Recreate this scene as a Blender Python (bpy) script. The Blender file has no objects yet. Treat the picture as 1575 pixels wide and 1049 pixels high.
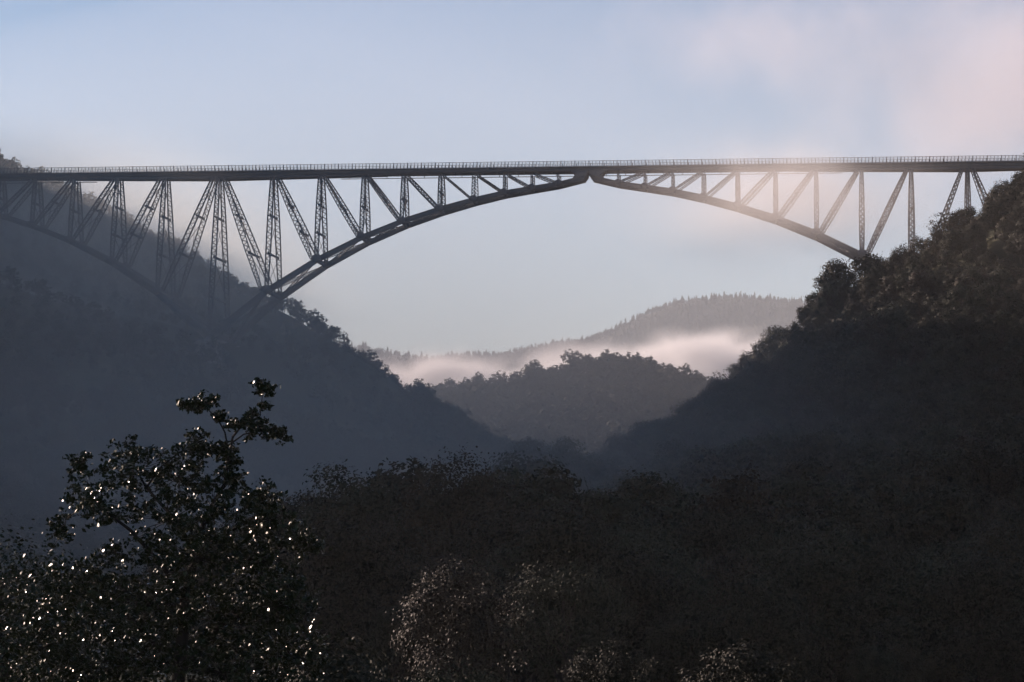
import bpy, math
import numpy as np
from mathutils import Vector

rng = np.random.default_rng(11)
scene = bpy.context.scene
COL = scene.collection
R = math.radians

# ------------------------------------------------------------------ camera
CAM = np.array([71.2, -900.0, 0.0])
YAW, PIT, FPX = 0.1040, 0.0652, 4754.0          # left turn, upward tilt, focal length in photo pixels (1575 wide)
cam_d = bpy.data.cameras.new('camera')
cam_d.sensor_width = 36.0
cam_d.lens = FPX / 1575.0 * 36.0
cam_d.clip_start = 0.5
cam_d.clip_end = 30000.0
cam = bpy.data.objects.new('camera', cam_d)
cam.location = CAM
cam.rotation_euler = (math.pi / 2 + PIT, 0.0, YAW)
COL.objects.link(cam)
scene.camera = cam

# ------------------------------------------------------------------ sky, sun, exposure
SUN_AZ, SUN_EL = R(-48.0), R(18.0)               # azimuth from +Y, negative = left of the view
world = bpy.data.worlds.new('World')
scene.world = world
world.use_nodes = True
wn, wl = world.node_tree.nodes, world.node_tree.links
wn.clear()
w_out = wn.new('ShaderNodeOutputWorld')
w_bg = wn.new('ShaderNodeBackground')
w_sky = wn.new('ShaderNodeTexSky')
w_sky.sky_type = 'NISHITA'
w_sky.sun_disc = False
w_sky.sun_elevation = SUN_EL
w_sky.sun_rotation = SUN_AZ                       # Blender: rotation clockwise from +Y
w_sky.altitude = 400
w_sky.air_density = 1.0
w_sky.dust_density = 0.6
w_sky.ozone_density = 3.2
w_bg.inputs['Strength'].default_value = 0.060
w_tint = wn.new('ShaderNodeMix')                  # dusty morning air: a touch less green over the whole sky
w_tint.data_type = 'RGBA'; w_tint.blend_type = 'MULTIPLY'
w_tint.inputs[0].default_value = 1.0
w_tint.inputs[7].default_value = (1.01, 0.965, 1.03, 1.0)
wl.new(w_sky.outputs[0], w_tint.inputs[6])
wl.new(w_tint.outputs[2], w_bg.inputs[0])
wl.new(w_bg.outputs[0], w_out.inputs[0])

sun_d = bpy.data.lights.new('sun', 'SUN')
sun_d.energy = 5.0
sun_d.angle = R(0.53)
sun_d.color = (1.0, 0.78, 0.66)
sun = bpy.data.objects.new('sun', sun_d)
to_sun = Vector((math.sin(SUN_AZ) * math.cos(SUN_EL), math.cos(SUN_AZ) * math.cos(SUN_EL), math.sin(SUN_EL)))
sun.rotation_euler = to_sun.to_track_quat('Z', 'Y').to_euler()
sun.location = (0, 0, 600)
COL.objects.link(sun)

scene.view_settings.view_transform = 'Standard'
scene.view_settings.look = 'None'
scene.view_settings.exposure = 0.55
scene.view_settings.gamma = 1.0
scene.view_settings.use_curve_mapping = False
scene.render.engine = 'CYCLES'
cy = scene.cycles
cy.use_denoising = True
cy.max_bounces = 5
cy.diffuse_bounces = 1
cy.glossy_bounces = 1
cy.volume_bounces = 3
cy.volume_max_steps = 256
cy.volume_step_rate = 1.0
cy.sample_clamp_indirect = 4.0
cy.use_adaptive_sampling = True
cy.adaptive_threshold = 0.03

# ------------------------------------------------------------------ photo pixel <-> place
cyaw, syaw, cpit, spit = math.cos(YAW), math.sin(YAW), math.cos(PIT), math.sin(PIT)
AX_R = np.array([cyaw, syaw, 0.0])
AX_F = np.array([-syaw * cpit, cyaw * cpit, spit])
AX_U = np.array([syaw * spit, -cyaw * spit, cpit])

def at(px, py, dist):
    """The point that stands dist metres ahead on the line of sight of a pixel of the photograph."""
    return CAM + dist * (AX_F + (px - 787.5) / FPX * AX_R - (py - 524.5) / FPX * AX_U)

def pix(P):
    d = np.atleast_2d(P) - CAM
    z = d @ AX_F
    return 787.5 + FPX * (d @ AX_R) / z, 524.5 - FPX * (d @ AX_U) / z, z

# ------------------------------------------------------------------ helpers
def tag(o, label=None, cat=None, group=None, kind=None):
    if label: o['label'] = label
    if cat: o['category'] = cat
    if group: o['group'] = group
    if kind: o['kind'] = kind
    return o

def link(name, data, parent=None, loc=None):
    o = bpy.data.objects.new(name, data)
    COL.objects.link(o)
    if parent is not None: o.parent = parent
    if loc is not None: o.location = loc
    return o

def mesh_np(name, V, F, mat=None, smooth=False):
    """Mesh from a vertex array and a list of equal-sided face arrays."""
    me = bpy.data.meshes.new(name)
    V = np.asarray(V, dtype=np.float32)
    if not isinstance(F, list): F = [F]
    F = [np.asarray(f, dtype=np.int32) for f in F if len(f)]
    me.vertices.add(len(V))
    me.vertices.foreach_set('co', V.ravel())
    idx = np.concatenate([f.ravel() for f in F])
    tot = np.concatenate([np.full(len(f), f.shape[1], np.int32) for f in F])
    start = np.concatenate([[0], np.cumsum(tot)[:-1]]).astype(np.int32)
    me.loops.add(len(idx))
    me.loops.foreach_set('vertex_index', idx)
    me.polygons.add(len(tot))
    me.polygons.foreach_set('loop_start', start)
    me.polygons.foreach_set('loop_total', tot)
    if smooth:
        me.polygons.foreach_set('use_smooth', np.ones(len(tot), bool))
    me.update(calc_edges=True)
    me.validate()
    if mat: me.materials.append(mat)
    return me

BOXF = np.array([[0, 1, 3, 2], [4, 6, 7, 5], [0, 4, 5, 1], [2, 3, 7, 6], [0, 2, 6, 4], [1, 5, 7, 3]])

class MB:
    """Collects bars and boxes into one mesh."""
    def __init__(self): self.v, self.f, self.n = [], [], 0
    def bar(self, p, q, w, h, up=(0, 0, 1), w2=None, h2=None):
        """A four-sided bar from p to q, w wide across 'up', h along it; may taper."""
        p, q, up = (np.asarray(a, float) for a in (p, q, up))
        d = q - p
        L = np.linalg.norm(d)
        if L < 1e-6: return self
        d /= L
        s = np.cross(d, up)
        if np.linalg.norm(s) < 1e-6: s = np.cross(d, (1.0, 0.0, 0.0))
        s /= np.linalg.norm(s)
        u = np.cross(s, d)
        w2 = w if w2 is None else w2
        h2 = h if h2 is None else h2
        vs = []
        for c, ww, hh in ((p, w, h), (q, w2, h2)):
            for a in (-0.5, 0.5):
                for b in (-0.5, 0.5):
                    vs.append(c + s * a * ww + u * b * hh)
        self.v.append(np.array(vs)); self.f.append(BOXF + self.n); self.n += 8
        return self
    def box(self, c, size):
        c = np.asarray(c, float)
        h = np.asarray(size, float) / 2
        vs = np.array([c + h * (i, j, k) for i in (-1, 1) for j in (-1, 1) for k in (-1, 1)])
        self.v.append(vs); self.f.append(BOXF + self.n); self.n += 8
        return self
    def slab(self, outline, off0, off1):
        """A flat plate: a convex or simple outline of points, swept from off0 to off1. Kept as ring + caps of triangles round the centre."""
        O = np.asarray(outline, float); m = len(O)
        V = np.concatenate([O + off0, O + off1, [O.mean(0) + off0], [O.mean(0) + off1]])
        i = np.arange(m); j = (i + 1) % m
        self.v.append(V)
        quads = np.stack([i, j, j + m, i + m], 1)
        tris = np.concatenate([np.stack([j, i, np.full(m, 2 * m)], 1), np.stack([i + m, j + m, np.full(m, 2 * m + 1)], 1)])
        self.f.append(quads + self.n); self.f.append(tris + self.n); self.n += len(V)
        return self
    def build(self, name, mat, parent=None, loc=None):
        return link(name, self.mesh(name, mat), parent, loc)
    def mesh(self, name, mat):
        q = [f for f in self.f if f.shape[1] == 4]; t = [f for f in self.f if f.shape[1] == 3]
        F = ([np.concatenate(q)] if q else []) + ([np.concatenate(t)] if t else [])
        return mesh_np(name, np.concatenate(self.v), F, mat)

# ------------------------------------------------------------------ materials
def new_mat(name):
    m = bpy.data.materials.new(name)
    m.use_nodes = True
    nt = m.node_tree
    nt.nodes.clear()
    return m, nt.nodes, nt.links

def surf(name, c0, c1, scale, rough=0.7, spec=0.3, bump=0.0, detail=5, rand=0.0, coords='Object', metallic=0.0, c2=None):
    m, n, l = new_mat(name)
    out = n.new('ShaderNodeOutputMaterial'); b = n.new('ShaderNodeBsdfPrincipled')
    l.new(b.outputs[0], out.inputs[0])
    tc = n.new('ShaderNodeTexCoord')
    nz = n.new('ShaderNodeTexNoise')
    nz.inputs['Scale'].default_value = scale; nz.inputs['Detail'].default_value = detail
    if coords == 'World':
        g = n.new('ShaderNodeNewGeometry'); l.new(g.outputs['Position'], nz.inputs['Vector'])
    else:
        l.new(tc.outputs[coords], nz.inputs['Vector'])
    rp = n.new('ShaderNodeValToRGB')
    rp.color_ramp.elements[0].position = 0.3; rp.color_ramp.elements[0].color = (*c0, 1)
    rp.color_ramp.elements[1].position = 0.7; rp.color_ramp.elements[1].color = (*c1, 1)
    if c2:
        e = rp.color_ramp.elements.new(0.5); e.color = (*c2, 1)
    l.new(nz.outputs['Fac'], rp.inputs['Fac'])
    col = rp.outputs['Color']
    if rand:
        oi = n.new('ShaderNodeObjectInfo'); hs = n.new('ShaderNodeHueSaturation')
        mr = n.new('ShaderNodeMapRange'); mr.inputs['To Min'].default_value = 1 - rand; mr.inputs['To Max'].default_value = 1 + rand
        l.new(oi.outputs['Random'], mr.inputs['Value']); l.new(mr.outputs[0], hs.inputs['Value'])
        m2 = n.new('ShaderNodeMapRange'); m2.inputs['To Min'].default_value = 0.47; m2.inputs['To Max'].default_value = 0.52
        l.new(oi.outputs['Random'], m2.inputs['Value']); l.new(m2.outputs[0], hs.inputs['Hue'])
        l.new(col, hs.inputs['Color']); col = hs.outputs['Color']
    l.new(col, b.inputs['Base Color'])
    b.inputs['Roughness'].default_value = rough
    b.inputs['Specular IOR Level'].default_value = spec
    b.inputs['Metallic'].default_value = metallic
    if bump:
        bp = n.new('ShaderNodeBump'); bp.inputs['Strength'].default_value = bump
        l.new(nz.outputs['Fac'], bp.inputs['Height']); l.new(bp.outputs[0], b.inputs['Normal'])
    return m

M_STEEL = surf('weathered_steel', (0.13, 0.13, 0.13), (0.20, 0.175, 0.155), 0.35, rough=0.6, spec=0.3, coords='World')
M_RAIL = surf('galvanised_rail', (0.10, 0.10, 0.10), (0.16, 0.155, 0.15), 2.0, rough=0.5)
M_STONE = surf('pier_stone', (0.20, 0.18, 0.16), (0.34, 0.31, 0.27), 0.6, rough=0.9, bump=0.4, coords='World')
M_MORTAR = surf('pier_core', (0.12, 0.11, 0.10), (0.18, 0.165, 0.15), 0.8, rough=0.95, coords='World')
M_GROUND = surf('hill_ground', (0.022, 0.026, 0.014), (0.11, 0.10, 0.055), 0.028, rough=0.95, spec=0.1, bump=0.6, detail=9, coords='World', c2=(0.035, 0.04, 0.02))
M_LEAF = surf('broadleaf_foliage', (0.022, 0.025, 0.013), (0.056, 0.056, 0.031), 0.5, rough=0.7, spec=0.12, rand=0.3)
M_LEAF_NEAR = surf('glossy_oak_leaves', (0.014, 0.02, 0.008), (0.032, 0.04, 0.014), 1.2, rough=0.3, spec=0.38)
M_LEAF_NEAR.node_tree.nodes['Principled BSDF'].inputs['Specular Tint'].default_value = (1.0, 1.0, 0.62, 1.0)
M_LEAF_DRY = surf('browning_foliage', (0.032, 0.027, 0.014), (0.072, 0.055, 0.03), 0.5, rough=0.65, spec=0.15, rand=0.3)
M_PINE = surf('conifer_needles', (0.015, 0.026, 0.013), (0.035, 0.05, 0.024), 0.6, rough=0.7, spec=0.2, rand=0.25)
M_BARK = surf('bark', (0.03, 0.025, 0.02), (0.075, 0.06, 0.048), 3.0, rough=0.9, spec=0.15, bump=0.5)

# ------------------------------------------------------------------ terrain
# control points: (photo x, photo y of the bare ground, distance)
CTRL = [
 # right-hand spur, crest
 (1900, 170, 800), (1750, 245, 790), (1660, 285, 785), (1575, 345, 780), (1530, 362, 775), (1490, 386, 770), (1445, 422, 765), (1400, 452, 757),
 (1360, 465, 750), (1320, 462, 742), (1270, 495, 728), (1230, 582, 712), (1180, 640, 690), (1140, 690, 668), (1090, 722, 642), (1040, 742, 615), (980, 770, 582),
 (910, 800, 545), (840, 855, 500),
 # right-hand spur, face towards the camera
 (1900, 480, 640), (1900, 780, 430), (1575, 470, 680), (1575, 620, 580), (1575, 760, 480), (1575, 880, 360), (1575, 1000, 240),
 (1400, 560, 640), (1400, 700, 530), (1400, 850, 380), (1300, 980, 240), (1200, 740, 570), (1200, 850, 430), (1100, 930, 320), (1000, 900, 400), (950, 1000, 250), (1100, 1070, 170), (1400, 1100, 160),
 # left-hand hill, crest (beyond the bridge)
 (-250, 240, 1120), (-100, 262, 1110), (0, 264, 1105), (60, 274, 1100), (103, 296, 1095), (149, 322, 1085), (208, 352, 1075), (274, 378, 1065),
 (320, 418, 1058), (365, 440, 1050), (400, 468, 1043), (450, 490, 1035), (500, 525, 1025), (560, 572, 1012), (610, 602, 1002), (660, 632, 992), (710, 668, 985), (760, 705, 980),
 # left-hand hill at the bridge line and below it
 (-330, 262, 935), (-160, 305, 930), (-80, 370, 928), (0, 430, 926), (100, 470, 924), (200, 505, 922), (338, 533, 915), (338, 560, 890), (430, 585, 912), (520, 640, 908), (620, 695, 900), (720, 742, 890),
 (-300, 480, 800), (-100, 560, 800), (100, 600, 800), (300, 655, 800), (500, 715, 800), (650, 755, 790),
 (-400, 660, 620), (-100, 800, 620), (100, 845, 620), (300, 868, 620), (500, 880, 620), (680, 880, 620), (100, 735, 720), (300, 775, 720), (500, 805, 720),
 (-500, 830, 420), (0, 925, 420), (300, 940, 420), (600, 940, 420), (780, 925, 420),
 (-900, 850, 250), (0, 1020, 250), (300, 1030, 250), (600, 1035, 250), (800, 1035, 250),
 # behind the left-hand crest and behind the spur
 (-500, 330, 1400), (0, 460, 1350), (300, 580, 1300), (500, 680, 1300), (600, 730, 1250), (1100, 775, 800), (1250, 690, 860), (1400, 585, 900), (1575, 420, 940), (1800, 300, 960), (960, 780, 760),
 (1500, 560, 1080), (1800, 440, 1150),
 # the wooded knoll in the middle
 (640, 705, 1270), (680, 668, 1290), (740, 632, 1320), (800, 595, 1345), (870, 580, 1350), (950, 584, 1350), (1010, 594, 1345), (1060, 610, 1335), (1120, 638, 1310), (1250, 650, 1300), (1400, 640, 1320),
 (740, 690, 1210), (900, 670, 1230), (1000, 690, 1210), (900, 752, 1120), (760, 752, 1110), (1050, 752, 1100), (860, 775, 1000),
 (700, 770, 1600), (900, 765, 1650), (1150, 760, 1650), (500, 770, 1600),
 # far hills
 (250, 560, 2100), (430, 545, 2100), (540, 536, 2100), (600, 543, 2100), (650, 551, 2100), (690, 568, 2100), (740, 610, 2100), (800, 660, 2100), (560, 640, 1900), (650, 680, 1900), (400, 700, 1850),
 (760, 605, 2600), (860, 558, 2600), (930, 515, 2600), (1000, 487, 2600), (1050, 473, 2600), (1110, 460, 2600), (1170, 460, 2600), (1220, 473, 2600), (1280, 476, 2600), (1400, 478, 2600), (1700, 440, 2600),
 (900, 640, 2250), (1050, 610, 2250), (1200, 600, 2250), (1400, 610, 2250), (1050, 720, 2000), (1250, 720, 2000), (900, 720, 2000),
 (300, 600, 3400), (900, 560, 3600), (1500, 560, 3600), (-400, 500, 3000), (2200, 480, 3000),
]
CP = np.array([at(*c) for c in CTRL])
extra = np.array([(71, -900, -1.8), (40, -905, -1.2), (110, -905, -1.0), (71, -960, 3.0), (60, -870, -4.5), (90, -870, -4.0), (-200, -900, 25), (400, -900, 30), (71, -1200, 40), (62, -830, -9), (75, -800, -9),
                  (-330, 170, 140), (-440, -60, 265), (-440, 80, 270), (-440, 200, 285), (-460, 330, 185), (-440, -150, 245), (-440, -215, 236), (-440, -280, 206), (-440, -360, 145), (-440, -460, 100), (-430, -560, 60), (-650, 50, 285), (-700, -150, 240), (-650, 420, 150), (-800, -450, 80), (-800, 700, 150), (900, -600, 130), (-1500, 800, 180), (1600, 500, 170), (-1600, 2500, 200), (1800, 2500, 220), (-5000, -1500, 250), (5000, -1500, 250), (-5000, 6500, 240), (5000, 6500, 240), (0, 6500, 220), (0, -3000, 200)], float)  # includes an unseen ridge far left, added to shade the right-hand slope
CP = np.concatenate([CP, extra])

def rbf_fit(P, c=25.0):
    n = len(P)
    d2 = ((P[:, None, :2] - P[None, :, :2]) ** 2).sum(-1)
    A = np.sqrt(d2 + c * c) / 1000.0
    A[np.diag_indices(n)] += -0.002
    B = np.zeros((n + 3, n + 3))
    B[:n, :n] = A
    T = np.c_[np.ones(n), P[:, 0] / 1000, P[:, 1] / 1000]
    B[:n, n:] = T; B[n:, :n] = T.T
    return np.linalg.solve(B, np.r_[P[:, 2], 0, 0, 0])
RBF = rbf_fit(CP)

_ph = rng.uniform(0, 6.28, (14, 2))
_dr = rng.uniform(0, 6.28, 14)
def rough(x, y):
    z = 0.0
    for k in range(14):
        wl_ = (160, 120, 95, 75, 60, 48, 38, 30, 24, 19, 15, 12, 9, 7)[k]
        z = z + 0.010 * wl_ * np.sin((x * np.cos(_dr[k]) + y * np.sin(_dr[k])) * 6.283 / wl_ + _ph[k, 0] + 1.5 * np.sin((x * np.sin(_dr[k]) - y * np.cos(_dr[k])) * 2.1 / wl_ + _ph[k, 1]))
    return z

def height(x, y):
    x = np.asarray(x, float); y = np.asarray(y, float)
    out = np.empty(x.shape).ravel(); xf, yf = x.ravel(), y.ravel()
    for i in range(0, len(xf), 20000):
        s = slice(i, i + 20000)
        d = np.sqrt((xf[s, None] - CP[None, :, 0]) ** 2 + (yf[s, None] - CP[None, :, 1]) ** 2 + 625.0) / 1000
        out[s] = d @ RBF[:-3] + RBF[-3] + RBF[-2] * xf[s] / 1000 + RBF[-1] * yf[s] / 1000
    out = out.reshape(x.shape)
    far = np.clip(np.hypot(x - CAM[0], y - CAM[1]) / 200, 0.0, 1.0)
    return out + rough(x, y) * far

def graded(lo, core0, core1, hi, step, grow):
    a = list(np.arange(core0, core1 + step, step))
    s = step
    while a[-1] < hi: s *= grow; a.append(a[-1] + s)
    s = step; b = []
    p = core0
    while p > lo: s *= grow; p -= s; b.append(p)
    return np.array(b[::-1] + a)
gx = graded(-5600, -330, 330, 5600, 7.0, 1.09)
gy = graded(-3000, -930, 1500, 7000, 7.5, 1.06)
GX, GY = np.meshgrid(gx, gy)
GZ = height(GX, GY)
nx, ny = len(gx), len(gy)
gi = (np.arange(ny - 1)[:, None] * nx + np.arange(nx - 1)[None, :]).ravel()
tag(link('terrain', mesh_np('terrain', np.c_[GX.ravel(), GY.ravel(), GZ.ravel()], np.stack([gi, gi + 1, gi + nx + 1, gi + nx], 1), M_GROUND, True)), kind='structure')

def hgrid(x, y):
    """Ground height read off the terrain mesh."""
    x = np.atleast_1d(np.asarray(x, float)); y = np.atleast_1d(np.asarray(y, float))
    i = np.clip(np.searchsorted(gx, x) - 1, 0, nx - 2); j = np.clip(np.searchsorted(gy, y) - 1, 0, ny - 2)
    u = np.clip((x - gx[i]) / (gx[i + 1] - gx[i]), 0, 1); v = np.clip((y - gy[j]) / (gy[j + 1] - gy[j]), 0, 1)
    return (GZ[j, i] * (1 - u) + GZ[j, i + 1] * u) * (1 - v) + (GZ[j + 1, i] * (1 - u) + GZ[j + 1, i + 1] * u) * v

# ------------------------------------------------------------------ viaduct
DECK = 110.0
NODE_S = [0.0, 8.8, 16.6, 24.7, 33.7, 43.6, 54.6, 66.4, 79.5, 93.8, 110.0]      # metres from the crown to each post
NODE_D = [2.6, 4.0, 5.2, 6.5, 8.5, 11.2, 14.8, 19.6, 26.3, 35.5, 49.0]           # rib axis below the deck girder's axis
AXIS = DECK - 1.2
TOPZ = DECK - 2.0                                                                 # where post heads meet the girder
def half_w(z): return 2.9 + 0.25 * max(0.0, TOPZ - z)
viaduct = link('railway_viaduct', None, None, (0, 0, 0))
viaduct.empty_display_size = 20
tag(viaduct, 'long dark steel lattice railway viaduct with one great arch spanning the misty valley', 'viaduct')

def P3(s, side, z): return np.array([s, side * half_w(z), z])

# deck, chords under it, railing
S0, S1 = -214.0, 214.0
MB().box((0, 0, DECK - 0.2), (S1 - S0, 6.6, 0.4)).build('deck_slab', M_STEEL, viaduct)
for side in (-1, 1):
    MB().box((0, side * 2.75, DECK - 0.98), (S1 - S0, 0.5, 1.15)).build('deck_girder', M_STEEL, viaduct)
floor_beam = MB().box((0, 0, 0), (0.35, 5.0, 0.9)).mesh('cross_beam', M_STEEL)
s = S0 + 2.0
while s < S1:
    link('cross_beam', floor_beam, viaduct, (s, 0, DECK - 0.9)); s += 4.1
for side in (-1, 1):
    # the chord is deep over the piers and a thin bar carried on hangers elsewhere
    for c in (-110, 110):
        a, b = c - 50, c + 50
        MB().bar((c, side * 2.78, DECK - 2.0), (c - 50, side * 2.78, DECK - 1.66), 0.62, 0.9, h2=0.12).build('tension_chord', M_STEEL, viaduct)
        MB().bar((c, side * 2.78, DECK - 2.0), (c + 50, side * 2.78, DECK - 1.66), 0.62, 0.9, h2=0.12).build('tension_chord', M_STEEL, viaduct)
    for a, b in ((-74, -2.5), (2.5, 74), (-190, -148), (148, 190)):
        m = MB().bar((a, side * 2.8, DECK - 2.2), (b, side * 2.8, DECK - 2.2), 0.2, 0.2)
        t = a + 2.5
        while t < b - 1: m.bar((t, side * 2.8, DECK - 2.2), (t, side * 2.8, DECK - 1.5), 0.18, 0.18, up=(1, 0, 0)); t += 5.6
        m.build('hung_bar', M_STEEL, viaduct)
    y = side * 3.2
    rail = MB().bar((S0, y, DECK + 1.55), (S1, y, DECK + 1.55), 0.08, 0.13).build('railing', M_RAIL, viaduct)
    MB().bar((S0, y, DECK + 1.15), (S1, y, DECK + 1.15), 0.05, 0.07).build('mid_rail', M_RAIL, rail)
    MB().bar((S0, y, DECK + 0.12), (S1, y, DECK + 0.12), 0.05, 0.10).build('toe_rail', M_RAIL, rail)
    m = MB(); t = S0
    k = 0
    while t < S1:
        w = 0.22 if k % 4 == 0 else 0.13
        m.bar((t, y, DECK), (t, y, DECK + (1.66 if k % 4 == 0 else 1.55)), w, w, up=(1, 0, 0)); t += 1.03; k += 1
    tag(m.build('baluster', M_RAIL, rail), kind='stuff')
MB().box((0, -0.72, DECK + 0.10), (S1 - S0, 0.08, 0.16)).build('running_rail', M_STEEL, viaduct)
MB().box((0, 0.72, DECK + 0.10), (S1 - S0, 0.08, 0.16)).build('running_rail', M_STEEL, viaduct)

def spindle(name, parent, p, q, w_end, w_mid, along, depth=0.55, flange=0.26):
    """A lattice member that swells at mid-length: two flanges either side of zigzag lacing. 'along' = the in-plane direction across the member."""
    p, q = np.asarray(p, float), np.asarray(q, float)
    d = q - p; L = np.linalg.norm(d); d /= L
    a = np.asarray(along, float); a = a - d * (a @ d); a /= np.linalg.norm(a)
    out = np.cross(d, a)
    n = 6
    m = MB()
    prof = lambda t: w_end + (w_mid - w_end) * math.sin(math.pi * t) ** 0.8
    for sg in (-1, 1):
        for i in range(n):
            t0, t1 = i / n, (i + 1) / n
            m.bar(p + d * L * t0 + a * sg * prof(t0) / 2, p + d * L * t1 + a * sg * prof(t1) / 2, depth, flange, up=a)
    leg = m.build('leg', M_STEEL, parent)
    m = MB()
    t = 0.6
    sg = 1
    while t < L - 0.6:
        step = max(0.5, prof(t / L) * 0.6)
        t2 = min(t + step, L - 0.3)
        w0, w1 = prof(t / L) / 2, prof(t2 / L) / 2
        for o in (-1, 1):
            m.bar(p + d * t + a * sg * w0 + out * o * depth * 0.45, p + d * t2 - a * sg * w1 + out * o * depth * 0.45, 0.05, 0.13, up=a)
        sg = -sg; t = t2
    if m.n: m.build('lacing', M_STEEL, leg)
    return leg

def frame_between(parent, near, far, nlev, bar=0.34):
    """Struts and crossed ties that join the near and far legs. near/far: (bottom, top) points."""
    (nb, nt_), (fb, ft) = near, far
    lev = [0.03] + [k / (nlev + 1) for k in range(1, nlev + 1)] + [0.97]
    for k, t in enumerate(lev[1:-1]):
        a, b = nb + (nt_ - nb) * t, fb + (ft - fb) * t
        MB().bar(a, b, bar * 1.3, bar * 1.7).build('strut', M_STEEL, parent)
    m = MB()
    for k in range(len(lev) - 1):
        t0, t1 = lev[k], lev[k + 1]
        h = np.linalg.norm(nt_ - nb) * (t1 - t0)
        wid = np.linalg.norm((fb + (ft - fb) * t0) - (nb + (nt_ - nb) * t0))
        nn = 2 if h > 1.1 * wid else 1
        for j in range(nn):
            u0, u1 = t0 + (t1 - t0) * j / nn, t0 + (t1 - t0) * (j + 1) / nn
            for A, B in ((near, far), (far, near)):
                m.bar(A[0] + (A[1] - A[0]) * u0, B[0] + (B[1] - B[0]) * u1, 0.11, 0.15)
    m.build('cross_tie', M_STEEL, parent)

XA = np.array([1.0, 0, 0])
def post(sx, zb, i):
    e = link('post', None, viaduct)
    H = TOPZ - zb
    we, wm = (0.75, 0.75 + min(0.7, H * 0.022)) if H > 6 else (0.45, 0.5)
    for side in (-1, 1):
        spindle('leg', e, P3(sx, side, zb), P3(sx, side, TOPZ), we, wm, XA, 0.7 if H > 10 else 0.4, 0.30 if H > 10 else 0.22)
    if H > 8:
        frame_between(e, (P3(sx, -1, zb), P3(sx, -1, TOPZ)), (P3(sx, 1, zb), P3(sx, 1, TOPZ)), 1 if H < 20 else 2 if H < 40 else 3)
    return e

def diagonal(s_top, s_bot, zb):
    e = link('diagonal', None, viaduct)
    H = TOPZ - zb
    we, wm = (0.75, 0.8 + min(0.65, H * 0.022)) if H > 8 else (0.42, 0.48)
    sgn = 1 if s_bot > s_top else -1
    top = s_top + sgn * min(1.6, 0.5 + 0.03 * H)
    bot = s_bot - sgn * min(1.6, 0.5 + 0.03 * H)
    for side in (-1, 1):
        spindle('leg', e, P3(bot, side, zb + 0.5), P3(top, side, TOPZ), we, wm, XA, 0.6 if H > 10 else 0.36, 0.28 if H > 10 else 0.22)
    if H > 11:
        frame_between(e, (P3(bot, -1, zb + .5), P3(top, -1, TOPZ)), (P3(bot, 1, zb + .5), P3(top, 1, TOPZ)), 1 if H < 24 else 2)
    return e

def rib_panel(pa, pb, da, db):
    """One straight bay of an arch rib: a riveted box with flanges."""
    m = MB().bar(pa, pb, 0.7, da, h2=db)
    for k, (u, v) in enumerate(((da, db), (-da, -db))):
        o0, o1 = np.array([0, 0, u / 2]), np.array([0, 0, v / 2])
        m.bar(np.asarray(pa) + o0, np.asarray(pb) + o1, 1.05, 0.14)
    return m

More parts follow.
